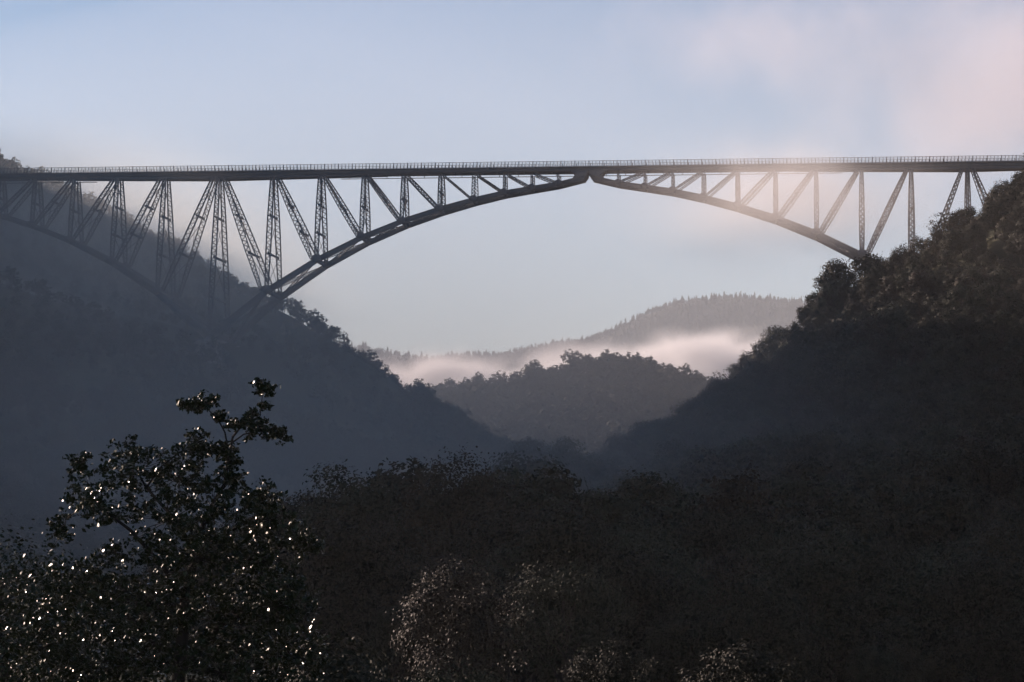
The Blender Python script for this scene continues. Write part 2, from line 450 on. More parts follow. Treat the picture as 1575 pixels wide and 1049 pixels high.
for sgn in (-1, 1):
    for arm in ('main', 'back'):
        nodes = []
        for i in range(11):
            if arm == 'main': sx = sgn * NODE_S[i]
            else: sx = sgn * (220.0 - NODE_S[i])
            nodes.append((sx, AXIS - NODE_D[i]))
        if arm == 'back': nodes = nodes[4:]
        rib_parts = {}
        for side in (-1, 1):
            e = link('arch_rib', None, viaduct)
            rib_parts[side] = e
            for i in range(len(nodes) - 1):
                (sa, za), (sb, zb) = nodes[i], nodes[i + 1]
                if arm == 'main' and i == 0: sa = sgn * 1.2; za = AXIS - 2.2
                da = 1.12 + 0.022 * (TOPZ - za); db = 1.12 + 0.022 * (TOPZ - zb)
                rib_panel(P3(sa, side, za), P3(sb, side, zb), da, db).build('rib_bay', M_STEEL, e)
                if i > 0:
                    # gusset plate at the node
                    g = 0.85 + 0.014 * (TOPZ - za); c = P3(sa, side, za) + np.array((0, 0, 0.45 * g))
                    ol = [c + np.array((math.cos(t) * g * 1.25, 0, math.sin(t) * g)) for t in np.linspace(0, 2 * math.pi, 9)[:-1]]
                    MB().slab(ol, np.array((0, -0.5, 0)), np.array((0, 0.5, 0))).build('gusset', M_STEEL, e)
        # wind bracing between the two ribs
        for i in range(len(nodes) - 1):
            (sa, za), (sb, zb) = nodes[i], nodes[i + 1]
            if arm == 'main' and i == 0: continue
            w = link('wind_bracing', None, viaduct)
            for (s_, z_) in ((sb, zb),) if not (arm == 'back' and i == 0) else ((sa, za), (sb, zb)):
                MB().bar(P3(s_, -1, z_), P3(s_, 1, z_), 0.6, 0.8).build('strut', M_STEEL, w)
            mid = (np.array(P3(sa, 0, za)) + P3(sb, 0, zb)) / 2
            dz = 0.5
            for sd in (-1, 1):
                spindle('leg', w, P3(sa, sd, za), P3(sb, -sd, zb), 0.7, 0.9, (0, 0, 1), 0.3, 0.16)
        # posts and diagonals
        rngn = range(1, len(nodes)) if arm == 'main' else range(0, len(nodes) - 1)
        for i in rngn:
            sx, z = nodes[i]
            if abs(abs(sx) - 110) < 0.1 and arm == 'back': continue
            post(sx, z, i)
        for i in range(len(nodes) - 1):
            if arm == 'main' and i == 0: continue
            diagonal(nodes[i + 1][0], nodes[i][0], nodes[i][1])
    # crown block: the half arch ends in a tapering solid plate under the deck
    for side in (-1, 1):
        ol = [np.array((sgn * a, side * 2.95, DECK - b)) for a, b in ((0.12, 1.3), (5.2, 1.3), (4.3, 2.0), (4.0, 2.7), (4.6, 3.4), (6.0, 4.75), (3.9, 4.4), (2.1, 4.15), (0.95, 3.7), (0.3, 2.8))]
        MB().slab(ol, np.array((0, -0.42, 0)), np.array((0, 0.42, 0))).build('crown_plate', M_STEEL, viaduct)
    # masonry pier under the arch foot
    zf = AXIS - NODE_D[10]
    for side in (-1, 1):
        c = P3(sgn * 110, side, zf)
        base = float(hgrid(c[0], c[1])[0]) - 6
        top = c[2] - 0.9
        pier = MB().box((c[0], c[1], (base + top) / 2 - 0.3), (6.6, 6.6, top - base - 0.6)).build('pier_core', M_MORTAR, viaduct)
        cap = MB().box((c[0], c[1], top - 0.3), (7.4, 7.4, 0.6)).build('pier_cap', M_STONE, pier)
        MB().bar((c[0], c[1], top - 0.05), (c[0], c[1], top + 1.0), 2.6, 2.6, up=(1, 0, 0), w2=1.2, h2=1.2).build('hinge_shoe', M_STEEL, pier)
        z = top - 0.6; r_ = 0
        course = MB()
        blk = bpy.data.meshes.get('stone') or MB().box((0, 0, 0), (1.6, 0.5, 0.86)).mesh('stone', M_STONE)
        while z - 0.9 > base + 4 and r_ < 12:
            for fx in range(4):
                o = link('stone', blk, pier, (c[0] - 2.5 + fx * 1.66 + (0.25 if r_ % 2 else -0.1), c[1] - 3.2, z - 0.46))
            z -= 0.93; r_ += 1

# masonry abutments that carry the deck ends
for sgn in (-1, 1):
    x = sgn * 211.0
    base = float(hgrid(x, 0)[0]) - 15
    a = MB().box((x, 0, (base + DECK - 1.7) / 2), (9, 9, DECK - 1.7 - base)).build('abutment', M_STONE, viaduct)
    MB().box((x, 0, DECK - 2.1), (9.8, 9.8, 0.7)).build('coping', M_STONE, a)
# ------------------------------------------------------------------ trees
def tube(path, radii, sides=7):
    path = np.asarray(path, float); n = len(path)
    tan = np.gradient(path, axis=0); tan /= np.linalg.norm(tan, axis=1)[:, None] + 1e-9
    ref = np.array([0.31, 0.95, 0.05])
    V = []
    for i in range(n):
        a = np.cross(tan[i], ref); a /= np.linalg.norm(a); b = np.cross(tan[i], a)
        th = np.linspace(0, 2 * math.pi, sides, endpoint=False)
        V.append(path[i] + radii[i] * (np.cos(th)[:, None] * a + np.sin(th)[:, None] * b))
    V = np.concatenate(V)
    i = np.arange(n - 1)[:, None] * sides; k = np.arange(sides)[None, :]; k2 = (k + 1) % sides
    F = np.stack([i + k, i + k2, i + sides + k2, i + sides + k], -1).reshape(-1, 4)
    return V, F

class Bag:
    def __init__(self): self.v, self.q, self.n = [], [], 0
    def add(self, V, F): self.v.append(V); self.q.append(F + self.n); self.n += len(V)
    def mesh(self, name, mat, smooth=False): return mesh_np(name, np.concatenate(self.v), np.concatenate(self.q), mat, smooth)

def limb(bag, p, q, r0, r1, g, wob=0.12, n=6, sides=6):
    p, q = np.asarray(p, float), np.asarray(q, float)
    t = np.linspace(0, 1, n)[:, None]
    L = np.linalg.norm(q - p)
    path = p + (q - p) * t + np.array([0, 0, 1]) * (np.sin(t * math.pi) * 0.06 * L) + g.normal(0, wob * L * 0.18, (n, 3)) * np.sin(t * math.pi)
    path[0] = p; path[-1] = q
    V, F = tube(path, np.linspace(r0, r1, n), sides)
    bag.add(V, F)
    return path

def leaves(centers, sizes, g, aspect=0.62, out=None, up=0.25):
    """Leaf-shaped quads (a rhombus folded a little) at the given centres, turned at random."""
    n = len(centers)
    nrm = g.normal(0, 1, (n, 3)); nrm[:, 2] += up * 2
    if out is not None: nrm = out * 1.5 + nrm * 0.55
    nrm /= np.linalg.norm(nrm, axis=1)[:, None]
    a = np.cross(nrm, g.normal(0, 1, (n, 3))); a /= np.linalg.norm(a, axis=1)[:, None] + 1e-9
    b = np.cross(nrm, a)
    s = sizes[:, None]
    V = np.stack([centers - a * s, centers + b * s * aspect + nrm * s * 0.12, centers + a * s, centers - b * s * aspect + nrm * s * 0.12], 1).reshape(-1, 3)
    F = np.arange(4 * n).reshape(n, 4)
    return V, F

def clumps(lobes, n_cl, g, shell=0.55):
    """Twig-end positions spread through ellipsoid lobes, more of them near the surface."""
    vol = np.array([l[3] * l[4] * l[5] for l in lobes]) ** 0.75
    pick = g.choice(len(lobes), n_cl, p=vol / vol.sum())
    d = g.normal(0, 1, (n_cl, 3)); d /= np.linalg.norm(d, axis=1)[:, None]
    r = (shell + (1 - shell) * g.random(n_cl) ** 0.6)[:, None] * g.uniform(0.82, 1.12, (n_cl, 1))
    L = np.array(lobes)[pick]
    return L[:, :3] + d * r * L[:, 3:6], d

def broadleaf(seed, h, w, n_leaf, leaf, n_lobe=7, per=16, mat=None, sparse=False, twiggy=False):
    """Trunk mesh and crown mesh of one broadleaf tree, h tall and w wide, foot at the origin."""
    g = np.random.default_rng(seed)
    bag = Bag()
    lean = g.normal(0, 0.05, 2) * h
    top = np.array([lean[0], lean[1], h * 0.72])
    r0 = 0.028 * h
    tr = limb(bag, (0, 0, -0.6), top, r0, r0 * 0.25, g, 0.1, 9, 8)
    lobes = []
    for k in range(n_lobe):
        ang = k * 2.4 + g.uniform(-0.4, 0.4)
        zc = h * (0.36 + 0.5 * (k + 0.5) / n_lobe + g.uniform(-0.04, 0.04))
        rad = w * 0.5 * (0.68 - 0.42 * abs((k + 0.5) / n_lobe - 0.3)) * g.uniform(0.7, 1.15)
        if k == n_lobe - 1: rad *= 0.25
        c = np.array([lean[0] * zc / h + math.cos(ang) * rad, lean[1] * zc / h + math.sin(ang) * rad, zc])
        s = w * g.uniform(0.21, 0.31)
        lobes.append([*c, s, s, s * g.uniform(0.6, 0.85)])
        j = min(8, max(2, int(9 * (zc / h - 0.16))))
        limb(bag, tr[j], c, r0 * 0.42, r0 * 0.08, g)
    ncl = max(20, n_leaf // per)
    cl, cd = clumps(lobes, ncl, g)
    L = np.array(lobes)
    for c in cl[: (160 if twiggy else 50)]:
        k = np.argmin(((L[:, :3] - c) ** 2).sum(1))
        e = L[k, :3]
        limb(bag, e, c + (c - e) * (0.5 if twiggy else 0.08), r0 * 0.07, r0 * 0.02, g, 0.2, 4, 4)
    cen = np.repeat(cl, per, 0) + g.normal(0, 1, (ncl * per, 3)) * w * np.array((0.042, 0.042, 0.03))
    out = np.repeat(cd, per, 0)
    if sparse:
        keep = g.random(len(cen)) < 0.45; cen, out = cen[keep], out[keep]
    sz = leaf * g.uniform(0.6, 1.25, len(cen))
    V, F = leaves(cen, sz, g, out=out)
    crown = mesh_np('crown', V, F, mat or M_LEAF)
    return bag.mesh('trunk', M_BARK, True), crown

def conifer(seed, h, w, n=240):
    g = np.random.default_rng(seed)
    bag = Bag()
    V, F = tube([(0, 0, -0.5), (0, 0, h * 0.5), (0.1, 0, h)], [0.02 * h, 0.012 * h, 0.002 * h], 5)
    bag.add(V, F)
    t = np.sort(g.random(n)) ** 0.8
    z = h * (0.12 + 0.9 * t)
    r = w * 0.5 * (1 - t) ** 0.85 * g.uniform(0.35, 1.1, n)
    a = g.uniform(0, 6.283, n)
    c = np.c_[np.cos(a) * r, np.sin(a) * r, z - r * 0.25]
    V, F = leaves(c, w * 0.13 * g.uniform(0.7, 1.3, n), g, 0.6)
    return bag.mesh('trunk', M_BARK), mesh_np('crown', V, F, M_PINE)

def place_tree(kind, name, xyz, rot, sc, label, cat='tree', group=None):
    e = link(name, None, None, xyz)
    e.rotation_euler = (0, 0, rot); e.scale = (sc, sc, sc)
    e.empty_display_size = 1
    link('trunk', kind[0], e); link('crown', kind[1], e)
    tag(e, label, cat, group)
    return e

# kinds: for the distant mass, for the single trees of the slopes, for the nearer valley trees
FAR = [broadleaf(100 + k, 8.5 + k * 0.5, 7.4 + 0.3 * (k % 3), 620, 0.42, 6, 10) for k in range(5)]
FARDRY = [broadleaf(120, 8.0, 6.8, 560, 0.40, 6, 10, M_LEAF_DRY)]
FAR += FARDRY
MID = [broadleaf(200 + k, 9.0 + 0.6 * k, 7.6 + 0.4 * (k % 3), 5200, 0.20, 8, 14, M_LEAF_DRY if k == 3 else M_LEAF) for k in range(6)]
TWIG = [broadleaf(230 + k, 9.5, 6.0, 1300, 0.17, 8, 8, M_LEAF_DRY, True, True) for k in range(3)]
NEAR = [broadleaf(300 + k, 11.0 + k, 9.0 + 0.7 * k, 15000, 0.12, 10, 18, M_LEAF_DRY if k == 2 else M_LEAF) for k in range(4)]
OAK2 = broadleaf(350, 12, 9.7, 26000, 0.075, 10, 18, M_LEAF_NEAR)
PINE = [conifer(400 + k, 9 + 1.6 * k, 5.6) for k in range(3)] + [broadleaf(130 + k, 7.5, 7.4, 420, 0.5, 5, 10, M_PINE) for k in range(2)]
proto_col = {}
def protos(key, kinds):
    """A collection outside the scene with the whole trees that a distant wood repeats."""
    c = bpy.data.collections.new('kinds_' + key)
    for k, (t, cr) in enumerate(kinds):
        # trunk and crown as one mesh, for the mass only
        n1, n2 = len(t.vertices), len(cr.vertices)
        V = np.empty((n1 + n2) * 3, np.float32)
        t.vertices.foreach_get('co', V[:n1 * 3]); cr.vertices.foreach_get('co', V[n1 * 3:])
        q1 = np.array([p.vertices[:] for p in t.polygons]); q2 = np.array([p.vertices[:] for p in cr.polygons]) + n1
        me = mesh_np('wood_tree', V.reshape(-1, 3), np.concatenate([q1, q2]), None)
        me.materials.append(t.materials[0]); me.materials.append(cr.materials[0])
        me.polygons.foreach_set('material_index', np.r_[np.zeros(len(q1), np.int32), np.ones(len(q2), np.int32)])
        c.objects.link(bpy.data.objects.new('%s_%02d' % (key, k), me))
    return c

def wood(name, pts, rots, scs, col, label):
    """A wood that reads as one mass: points with instances."""
    me = bpy.data.meshes.new(name)
    me.vertices.add(len(pts)); me.vertices.foreach_set('co', np.asarray(pts, np.float32).ravel())
    for nm, val in (('turn', rots), ('size', scs)):
        at_ = me.attributes.new(nm, 'FLOAT', 'POINT'); at_.data.foreach_set('value', np.asarray(val, np.float32))
    ip = me.attributes.new('pick', 'INT', 'POINT'); ip.data.foreach_set('value', rng.integers(0, len(col.objects), len(pts)).astype(np.int32))
    o = link(name, me)
    ng = bpy.data.node_groups.new(name + '_nodes', 'GeometryNodeTree')
    ng.interface.new_socket('Geometry', in_out='INPUT', socket_type='NodeSocketGeometry')
    ng.interface.new_socket('Geometry', in_out='OUTPUT', socket_type='NodeSocketGeometry')
    n, l = ng.nodes, ng.links
    gi_, go = n.new('NodeGroupInput'), n.new('NodeGroupOutput')
    ci = n.new('GeometryNodeCollectionInfo'); ci.inputs['Collection'].default_value = col
    ci.inputs['Separate Children'].default_value = True; ci.inputs['Reset Children'].default_value = True
    io = n.new('GeometryNodeInstanceOnPoints'); io.inputs['Pick Instance'].default_value = True
    def named(t, nm):
        q = n.new('GeometryNodeInputNamedAttribute'); q.data_type = t; q.inputs['Name'].default_value = nm; return q.outputs[0]
    cx = n.new('ShaderNodeCombineXYZ'); l.new(named('FLOAT', 'turn'), cx.inputs['Z'])
    sx = n.new('ShaderNodeCombineXYZ'); sz = named('FLOAT', 'size')
    for k in 'XYZ': l.new(sz, sx.inputs[k])
    l.new(gi_.outputs[0], io.inputs['Points']); l.new(ci.outputs[0], io.inputs['Instance'])
    l.new(named('INT', 'pick'), io.inputs['Instance Index'])
    l.new(cx.outputs[0], io.inputs['Rotation']); l.new(sx.outputs[0], io.inputs['Scale'])
    l.new(io.outputs[0], go.inputs[0])
    md = o.modifiers.new('wood', 'NODES'); md.node_group = ng
    return tag(o, label, 'woodland', kind='stuff')

# ---- named, single trees of the foreground and the ridge: (photo x of the crown, photo y of the treetop, distance, crown width in photo pixels, kind, label)
def stand(px, py_top, dist, wpx, kind, proto_h, proto_w, rot, name, label, group=None):
    sc = wpx / FPX * dist / proto_w
    p = at(px, py_top, dist)
    g = hgrid(p[0], p[1])[0]
    hgt = proto_h * sc * 0.98
    z = p[2] - hgt
    if z > g: # a taller stem carries the crown down to the ground
        sc = (p[2] - g) / (proto_h * 0.98); z = g
    return place_tree(kind, name, (p[0], p[1], z - 0.1), rot, sc, label, 'tree', group)

NAMED = [
 (535, 722, 270, 215, NEAR[0], 11, 9.0, 0.3, 'hazy round-crowned tree with a pale rim behind the glinting tree'),
 (520, 792, 205, 120, NEAR[1], 12, 9.7, 1.2, 'small pale-topped tree just right of the glinting tree'),
 (705, 700, 255, 215, NEAR[2], 13, 10.4, 2.0, 'dark pointed-top tree standing alone mid-valley with a few sparkling leaves'),
 (612, 712, 330, 130, MID[1], 9.6, 8.0, 0.5, 'misty grey tree between the round-crowned and the dark pointed tree'),
 (832, 684, 440, 110, MID[4], 11.4, 8.0, 2.4, 'tall rounded tree rising at the valley floor where the hillsides meet'),
 (705, 862, 150, 180, NEAR[2], 13, 10.4, 4.1, 'brown-leaved tree with a sunlit left edge at the lower centre'),
 (800, 835, 190, 130, NEAR[1], 12, 9.7, 2.2, 'dark tree with two sunlit leaf tufts at the centre bottom'),
 (870, 846, 170, 140, NEAR[3], 14, 11.1, 0.9, 'tree with a pale sunlit shoulder at the foot of the right slope'),
 (515, 985, 85, 110, NEAR[0], 11, 9.0, 5.0, 'low bush with a lit top edge at the bottom beside the glinting tree'),
 (945, 978, 110, 120, NEAR[3], 14, 11.1, 3.3, 'dim dark bush at the bottom edge right of centre'),
 (1130, 992, 95, 70, NEAR[1], 12, 9.7, 1.9, 'small sapling with glittering leaf tips at the bottom edge'),
 (700, 1005, 95, 120, NEAR[3], 14, 11.1, 0.2, 'dim low bush at the bottom centre under the brown tree'),
 (985, 735, 330, 120, MID[3], 10.8, 7.6, 1.1, 'faintly brown tree on the lowest shoulder of the right slope'),
 (1052, 612, 612, 66, TWIG[0], 9.5, 6.0, 0.4, 'thin leaning tree with loose sprays on the right ridge below the knoll'),
 (1145, 568, 668, 62, MID[2], 10.2, 8.4, 1.0, 'bushy ridge tree jutting out against the bright valley fog'),
 (1215, 520, 700, 62, MID[5], 12, 8.4, 0.1, 'ridge tree with sky showing through against the bright fog'),
 (1290, 400, 738, 74, MID[1], 9.6, 8.0, 3.0, 'open-crowned tree at the very foot of the right arch'),
 (1338, 386, 746, 80, MID[0], 9.0, 7.6, 2.1, 'dense tree directly under the right arch springing'),
 (1400, 366, 752, 50, TWIG[1], 9.5, 6.0, 1.4, 'twiggy half-bare tree on the ridge beside the first right-hand post'),
 (1455, 322, 762, 54, TWIG[2], 9.5, 6.0, 2.6, 'twiggy half-bare tree in front of the leaning right-hand strut'),
 (1545, 272, 775, 56, TWIG[0], 9.5, 6.0, 5.0, 'topmost twiggy tree where the deck meets the right ridge'),
]
named_xy = []
for (px, pt, d, wpx, kd, ph, pw, ro, lab) in NAMED:
    o = stand(px, pt, d, wpx, kd, ph, pw, ro, 'sapling' if 'sapling' in lab else 'bush' if 'bush' in lab.split(' at ')[0].split(' with ')[0] else 'broadleaf_tree', lab)
    named_xy.append((o.location[0], o.location[1], wpx / FPX * d * 0.4))
named_xy = np.array(named_xy)

# ---- the glinting tree at the lower left: crown lobes laid out branch by branch, every leaf a leaf
g0 = np.random.default_rng(77)
D0 = 72.0
FOOT = at(255, 1250, D0)
FOOT[2] = hgrid(FOOT[0], FOOT[1])[0]
def loc0(px, py, dd=0.0): return at(px, py, D0 + dd) - FOOT
M2 = D0 / FPX
oak = link('oak_tree', None, None, FOOT)
tag(oak, 'dark leafy tree with hundreds of sparkling sunlit leaves at the lower left', 'tree')
LOB = [ # px, py, depth, rx, ry (photo pixels), weight
 (205, 720, 0.3, 62, 42, 1.0), (145, 770, -0.4, 55, 45, 0.9), (275, 735, 0.5, 50, 55, 1.0), (260, 800, 0.0, 85, 60, 1.3), (330, 790, -0.5, 60, 60, 1.0), (125, 715, 0.9, 22, 20, .2), (305, 690, 0.2, 36, 26, .5),
 (395, 765, 0.4, 36, 24, 0.5), (415, 800, -0.3, 50, 36, 0.6), (355, 740, 0.0, 26, 30, 0.4), (100, 812, 0.2, 26, 34, 0.3), (300, 860, -0.6, 90, 55, 1.2), (400, 860, 0.4, 65, 60, 1.0), (460, 830, 0.6, 40, 30, .5),
 (135, 900, 0.6, 75, 50, 1.0), (230, 930, -0.4, 100, 60, 1.4), (350, 945, 0.2, 100, 65, 1.5), (430, 930, -0.7, 60, 60, 1.0), (90, 985, -0.2, 90, 60, 1.3), (200, 1020, 0.5, 110, 55, 1.5), (340, 1035, -0.5, 120, 60, 1.5), (450, 1010, 0.3, 60, 55, 0.9),
 (175, 850, 0.3, 34, 18, 0.25),
 (318, 622, 0.0, 24, 17, 0.26), (288, 620, 0.1, 18, 9, 0.10), (405, 597, 0.1, 19, 16, 0.16), (398, 660, -0.1, 34, 18, 0.34), (433, 670, 0.2, 16, 13, 0.14), (362, 652, 0.0, 15, 11, 0.08), (352, 705, 0.1, 20, 22, 0.2), (340, 642, -0.1, 9, 8, 0.05), (385, 640, 0.0, 12, 10, 0.08), (408, 625, 0.0, 8, 5, 0.03), (345, 690, 0, 12, 14, .07),
 (90, 1080, 0, 120, 60, 1.2), (260, 1110, 0, 150, 60, 1.2), (420, 1100, 0, 90, 60, 0.8)]
bag = Bag()
tp = [np.array((0, 0, -0.5)), loc0(262, 1150), loc0(275, 1040), loc0(285, 930), loc0(300, 850), loc0(318, 790)]
V, F = tube(np.array(tp), [0.24, 0.20, 0.16, 0.125, 0.09, 0.06], 9); bag.add(V, F)
def br(pts, r0, r1):
    P = np.array([loc0(*p) for p in pts]); V, F = tube(P, np.linspace(r0, r1, len(P)), 6); bag.add(V, F)
br([(318, 790, 0), (345, 745, 0), (352, 705, .05), (358, 672, 0), (372, 655, -.05), (400, 640, 0), (404, 605, .05)], .05, .010)
br([(352, 700, .05), (346, 665, 0), (335, 645, 0), (318, 628, 0), (286, 620, .1)], .028, .006)
br([(358, 680, 0), (375, 668, -.05), (405, 662, -.1), (436, 670, .2)], .022, .006)
br([(395, 640, 0), (402, 628, .1), (411, 622, .1)], .012, .005)
br([(300, 850, 0), (270, 800, .2), (225, 750, .3), (200, 705, .3)], .07, .012)
br([(285, 930, 0), (250, 870, -.2), (200, 815, -.3), (140, 770, -.4), (100, 800, .2)], .075, .012)
br([(300, 850, 0), (350, 820, .2), (400, 790, .3), (455, 820, .5)], .06, .012)
br([(275, 1040, 0), (210, 960, .2), (150, 910, .5), (100, 880, .5)], .08, .015)
br([(275, 1040, 0), (340, 960, .1), (420, 925, -.5), (460, 940, -.3)], .08, .015)
br([(225, 750, .3), (250, 715, .3), (285, 690, .2), (310, 682, .2)], .03, .008)
cens = []
for (px, py, dd, rx, ry, wgt) in LOB:
    c = loc0(px, py, dd)
    sx, sz = rx * M2, ry * M2
    ncl = int(8 + 85 * wgt) if wgt < 0.5 else int((66 if py < 860 else 105) * wgt)
    d = g0.normal(0, 1, (ncl, 3)); d /= np.linalg.norm(d, axis=1)[:, None]
    rr = g0.random(ncl)[:, None] ** 0.45 * g0.uniform(0.9, 1.18, (ncl, 1))
    cl = c + d * rr * np.array((sx, max(sx, sz) * 0.9, sz))
    per = 13 if wgt < 0.5 else 20
    sp = np.repeat(g0.uniform(0.03, 0.075, ncl) * (0.8 if wgt < .5 else 1.25), per)[:, None]
    cens.append(np.repeat(cl, per, 0) + g0.normal(0, 1, (ncl * per, 3)) * sp * np.array((1.25, 1, 0.8)))
    for q in cl[:: 3 if wgt >= .5 else 2]:
        V, F = tube(np.array([c, (c + q) / 2 + g0.normal(0, .02, 3), q]), [.012, .008, .004], 4); bag.add(V, F)
cens = np.concatenate(cens)
V, F = leaves(cens, g0.uniform(0.035, 0.08, len(cens)), g0, 0.55, up=0.3)
link('trunk', bag.mesh('trunk', M_BARK, True), oak)
link('crown', mesh_np('crown', V, F, M_LEAF_NEAR), oak)
# its neighbour at the left edge
e = stand(35, 795, 78, 190, OAK2, 12, 9.7, 2.0, 'oak_tree', 'dark leafy tree cut by the left edge of the photo beside the glinting tree')

# ---- woods over the slopes
def scatter(px0, px1, d0, d1, spacing, n_try):
    px = rng.uniform(px0, px1, n_try)
    d = np.sqrt(rng.uniform(d0 * d0, d1 * d1, n_try))
    x = CAM[0] + d * (AX_F[0] / math.hypot(AX_F[0], AX_F[1]) + (px - 787.5) / FPX * AX_R[0])
    y = CAM[1] + d * (AX_F[1] / math.hypot(AX_F[0], AX_F[1]) + (px - 787.5) / FPX * AX_R[1])
    # thin to the spacing with a grid
    key = np.floor(x / spacing).astype(np.int64) * 100003 + np.floor(y / spacing).astype(np.int64)
    _, first = np.unique(key, return_index=True)
    return np.c_[x[first], y[first], hgrid(x[first], y[first])]

def noise2(x, y, s):
    return (np.sin(x / s + 1.3 * np.sin(y / s * 0.7)) + np.sin(y / s * 1.3 + 2.1 + 1.1 * np.sin(x / s * 0.9))) / 2

MASK_W, MASK_H = 316, 210          # a coarse picture of what already stands in front
def split_visible(pts, scs, hgts, wids):
    """How much of each tree can be seen from the photograph's place: nearest first, each covers its own disc."""
    cov = np.zeros((MASK_H, MASK_W), bool)
    Z = pts.copy(); Z[:, 2] += hgts * scs * 0.62
    X, Y, D = pix(Z)
    order = np.argsort(D)
    vis = np.zeros(len(pts)); area = np.zeros(len(pts))
    for i in order:
        r = wids[i] * scs[i] * 0.5 * FPX / D[i] / 5.0
        ry = hgts[i] * scs[i] * 0.36 * FPX / D[i] / 5.0
        cx, cy_ = X[i] / 5.0, Y[i] / 5.0
        x0, x1, y0, y1 = int(cx - r), int(cx + r) + 1, int(cy_ - ry), int(cy_ + ry) + 1
        if x1 <= 0 or y1 <= 0 or x0 >= MASK_W or y0 >= MASK_H: continue
        x0, x1, y0, y1 = max(x0, 0), min(x1, MASK_W), max(y0, 0), min(y1, MASK_H)
        yy, xx = np.mgrid[y0:y1, x0:x1]
        m = ((xx + .5 - cx) / max(r, .5)) ** 2 + ((yy + .5 - cy_) / max(ry, .5)) ** 2 < 1
        new = m & ~cov[y0:y1, x0:x1]
        vis[i] = new.sum(); area[i] = max(1, m.sum())
        cov[y0:y1, x0:x1] |= m
    return vis, vis / np.maximum(area, 1), X, Y, D

near_pts = np.concatenate([scatter(-260, 1830, 178, 260, 7.2, 20000), scatter(-260, 1830, 260, 520, 6.3, 40000), scatter(-260, 1830, 520, 800, 5.2, 60000)])
k = np.ones(len(near_pts), bool)
for (x, y, r) in named_xy: k &= np.hypot(near_pts[:, 0] - x, near_pts[:, 1] - y) > r
pxn, pyn, dn = pix(near_pts)
k &= ~((dn < 230) & (pxn < 600))                                  # leave the glinting tree and the view past it free
near_pts = near_pts[k]
far_pts = np.concatenate([scatter(-260, 1830, 800, 1500, 4.8, 120000)])
# no trees through the bridge's legs or on its piers
def off_bridge(p): return ~((np.abs(p[:, 1]) < 13) & (np.abs(p[:, 0]) > 85) & (np.abs(p[:, 0]) < 215))
near_pts, far_pts = near_pts[off_bridge(near_pts)], far_pts[off_bridge(far_pts)]
# keep treetops below what the photograph shows in the open valley
allp = np.concatenate([near_pts, far_pts])
sc_all = (0.5 + 0.75 * rng.random(len(allp)) ** 1.3) * (0.93 + 0.2 * noise2(allp[:, 0], allp[:, 1], 23))
kind_all = rng.integers(0, 6, len(allp))
kind_all[rng.random(len(allp)) < 0.5] %= 3
kind_all[rng.random(len(allp)) < 0.10] = 6                             # half-bare ones among them
MID7 = MID + [TWIG[1]]
H_MID = np.array([9.0, 9.6, 10.2, 10.8, 11.4, 12.0, 9.5]); W_MID = np.array([7.6, 8.0, 8.4, 7.6, 8.0, 8.4, 6.0])
X, Y, D = pix(allp)
# open grassy patches on the left-hand hill
left = (D > 700) & (X < 640)
gap = left & (noise2(allp[:, 0], allp[:, 1], 19) > 0.52)
sc_all[gap] *= 0.35
sc_all[left] *= 0.6
# valley trees nearer than 250 m stay low enough to leave the view open
sc_all[D < 260] *= 0.8
sc_all[(D > 260) & (D < 520)] *= 1.1
# the valley-floor wood steps down in rounded crowns and leaves the hazy hillside behind the glinting tree open
cap = np.interp(X, [-300, 0, 300, 430, 480, 535, 575, 620, 655, 705, 765, 832, 880, 930, 1000, 1100, 1200, 2000], [960, 930, 880, 800, 752, 735, 765, 735, 750, 718, 752, 705, 765, 745, 712, 660, 560, 200])
topz = (835 - cap) / FPX * D * 0.985
lim = (topz - allp[:, 2]) / H_MID[kind_all]
low = (D < 520) & (X < 1150)
sc_all[low] = np.minimum(sc_all[low], np.maximum(lim[low], 0.22))
vis, frac, X, Y, D = split_visible(allp, sc_all, H_MID[kind_all], W_MID[kind_all])
single = np.zeros(len(allp), bool)
cand = np.where((vis > 3) & (frac > 0.2) & (D < 800))[0]
cand = cand[np.argsort(-vis[cand])][:255]
single[cand] = True
for i in cand:
    x, y, z = allp[i]
    kd = NEAR[kind_all[i] % 4] if D[i] < 260 else MID7[kind_all[i]]
    if X[i] > 900 or (X[i] > 700 and D[i] > 500):
        if kind_all[i] == 6 and D[i] >= 260:
            lab, grp = 'thin half-bare tree among the dense crowns of the right-hand slope', 'half-bare trees of the right-hand slope'
        elif D[i] > 690:
            lab, grp = 'dark broadleaf tree along the top of the right-hand slope under the deck', 'trees along the right-hand ridge'
        elif D[i] > 520:
            lab, grp = 'dark broadleaf tree halfway up the dense right-hand slope', 'trees halfway up the right-hand slope'
        elif D[i] > 260:
            lab, grp = 'dark broadleaf tree low on the shaded right-hand slope', 'trees low on the right-hand slope'
        else:
            lab, grp = 'near dark tree in the black lower right corner', 'trees in the lower right corner'
    elif X[i] < 560:
        if D[i] > 560: lab, grp = 'hazy tree at the foot of the left-hand hill behind the glinting tree', 'trees at the foot of the left-hand hill'
        else: lab, grp = 'dim tree on the valley floor half hidden by the glinting tree', 'valley-floor trees behind the glinting tree'
    else:
        lab, grp = 'dark broadleaf tree in the valley-bottom wood at the lower centre', 'trees of the valley-bottom wood'
    place_tree(kd, 'broadleaf_tree', (x, y, z - 0.3), float(rng.uniform(0, 6.28)), float(sc_all[i]), lab, 'tree', grp)
rest = allp[~single]; rsc = sc_all[~single]; rd = D[~single]; rX = X[~single]
FARC = protos('broadleaf', FAR)
MIDC = protos('broadleaf_fine', MID + TWIG[:1])
PINEC = protos('conifer', PINE)
m0 = rd < 260
m1 = (rd < 800) & ~m0
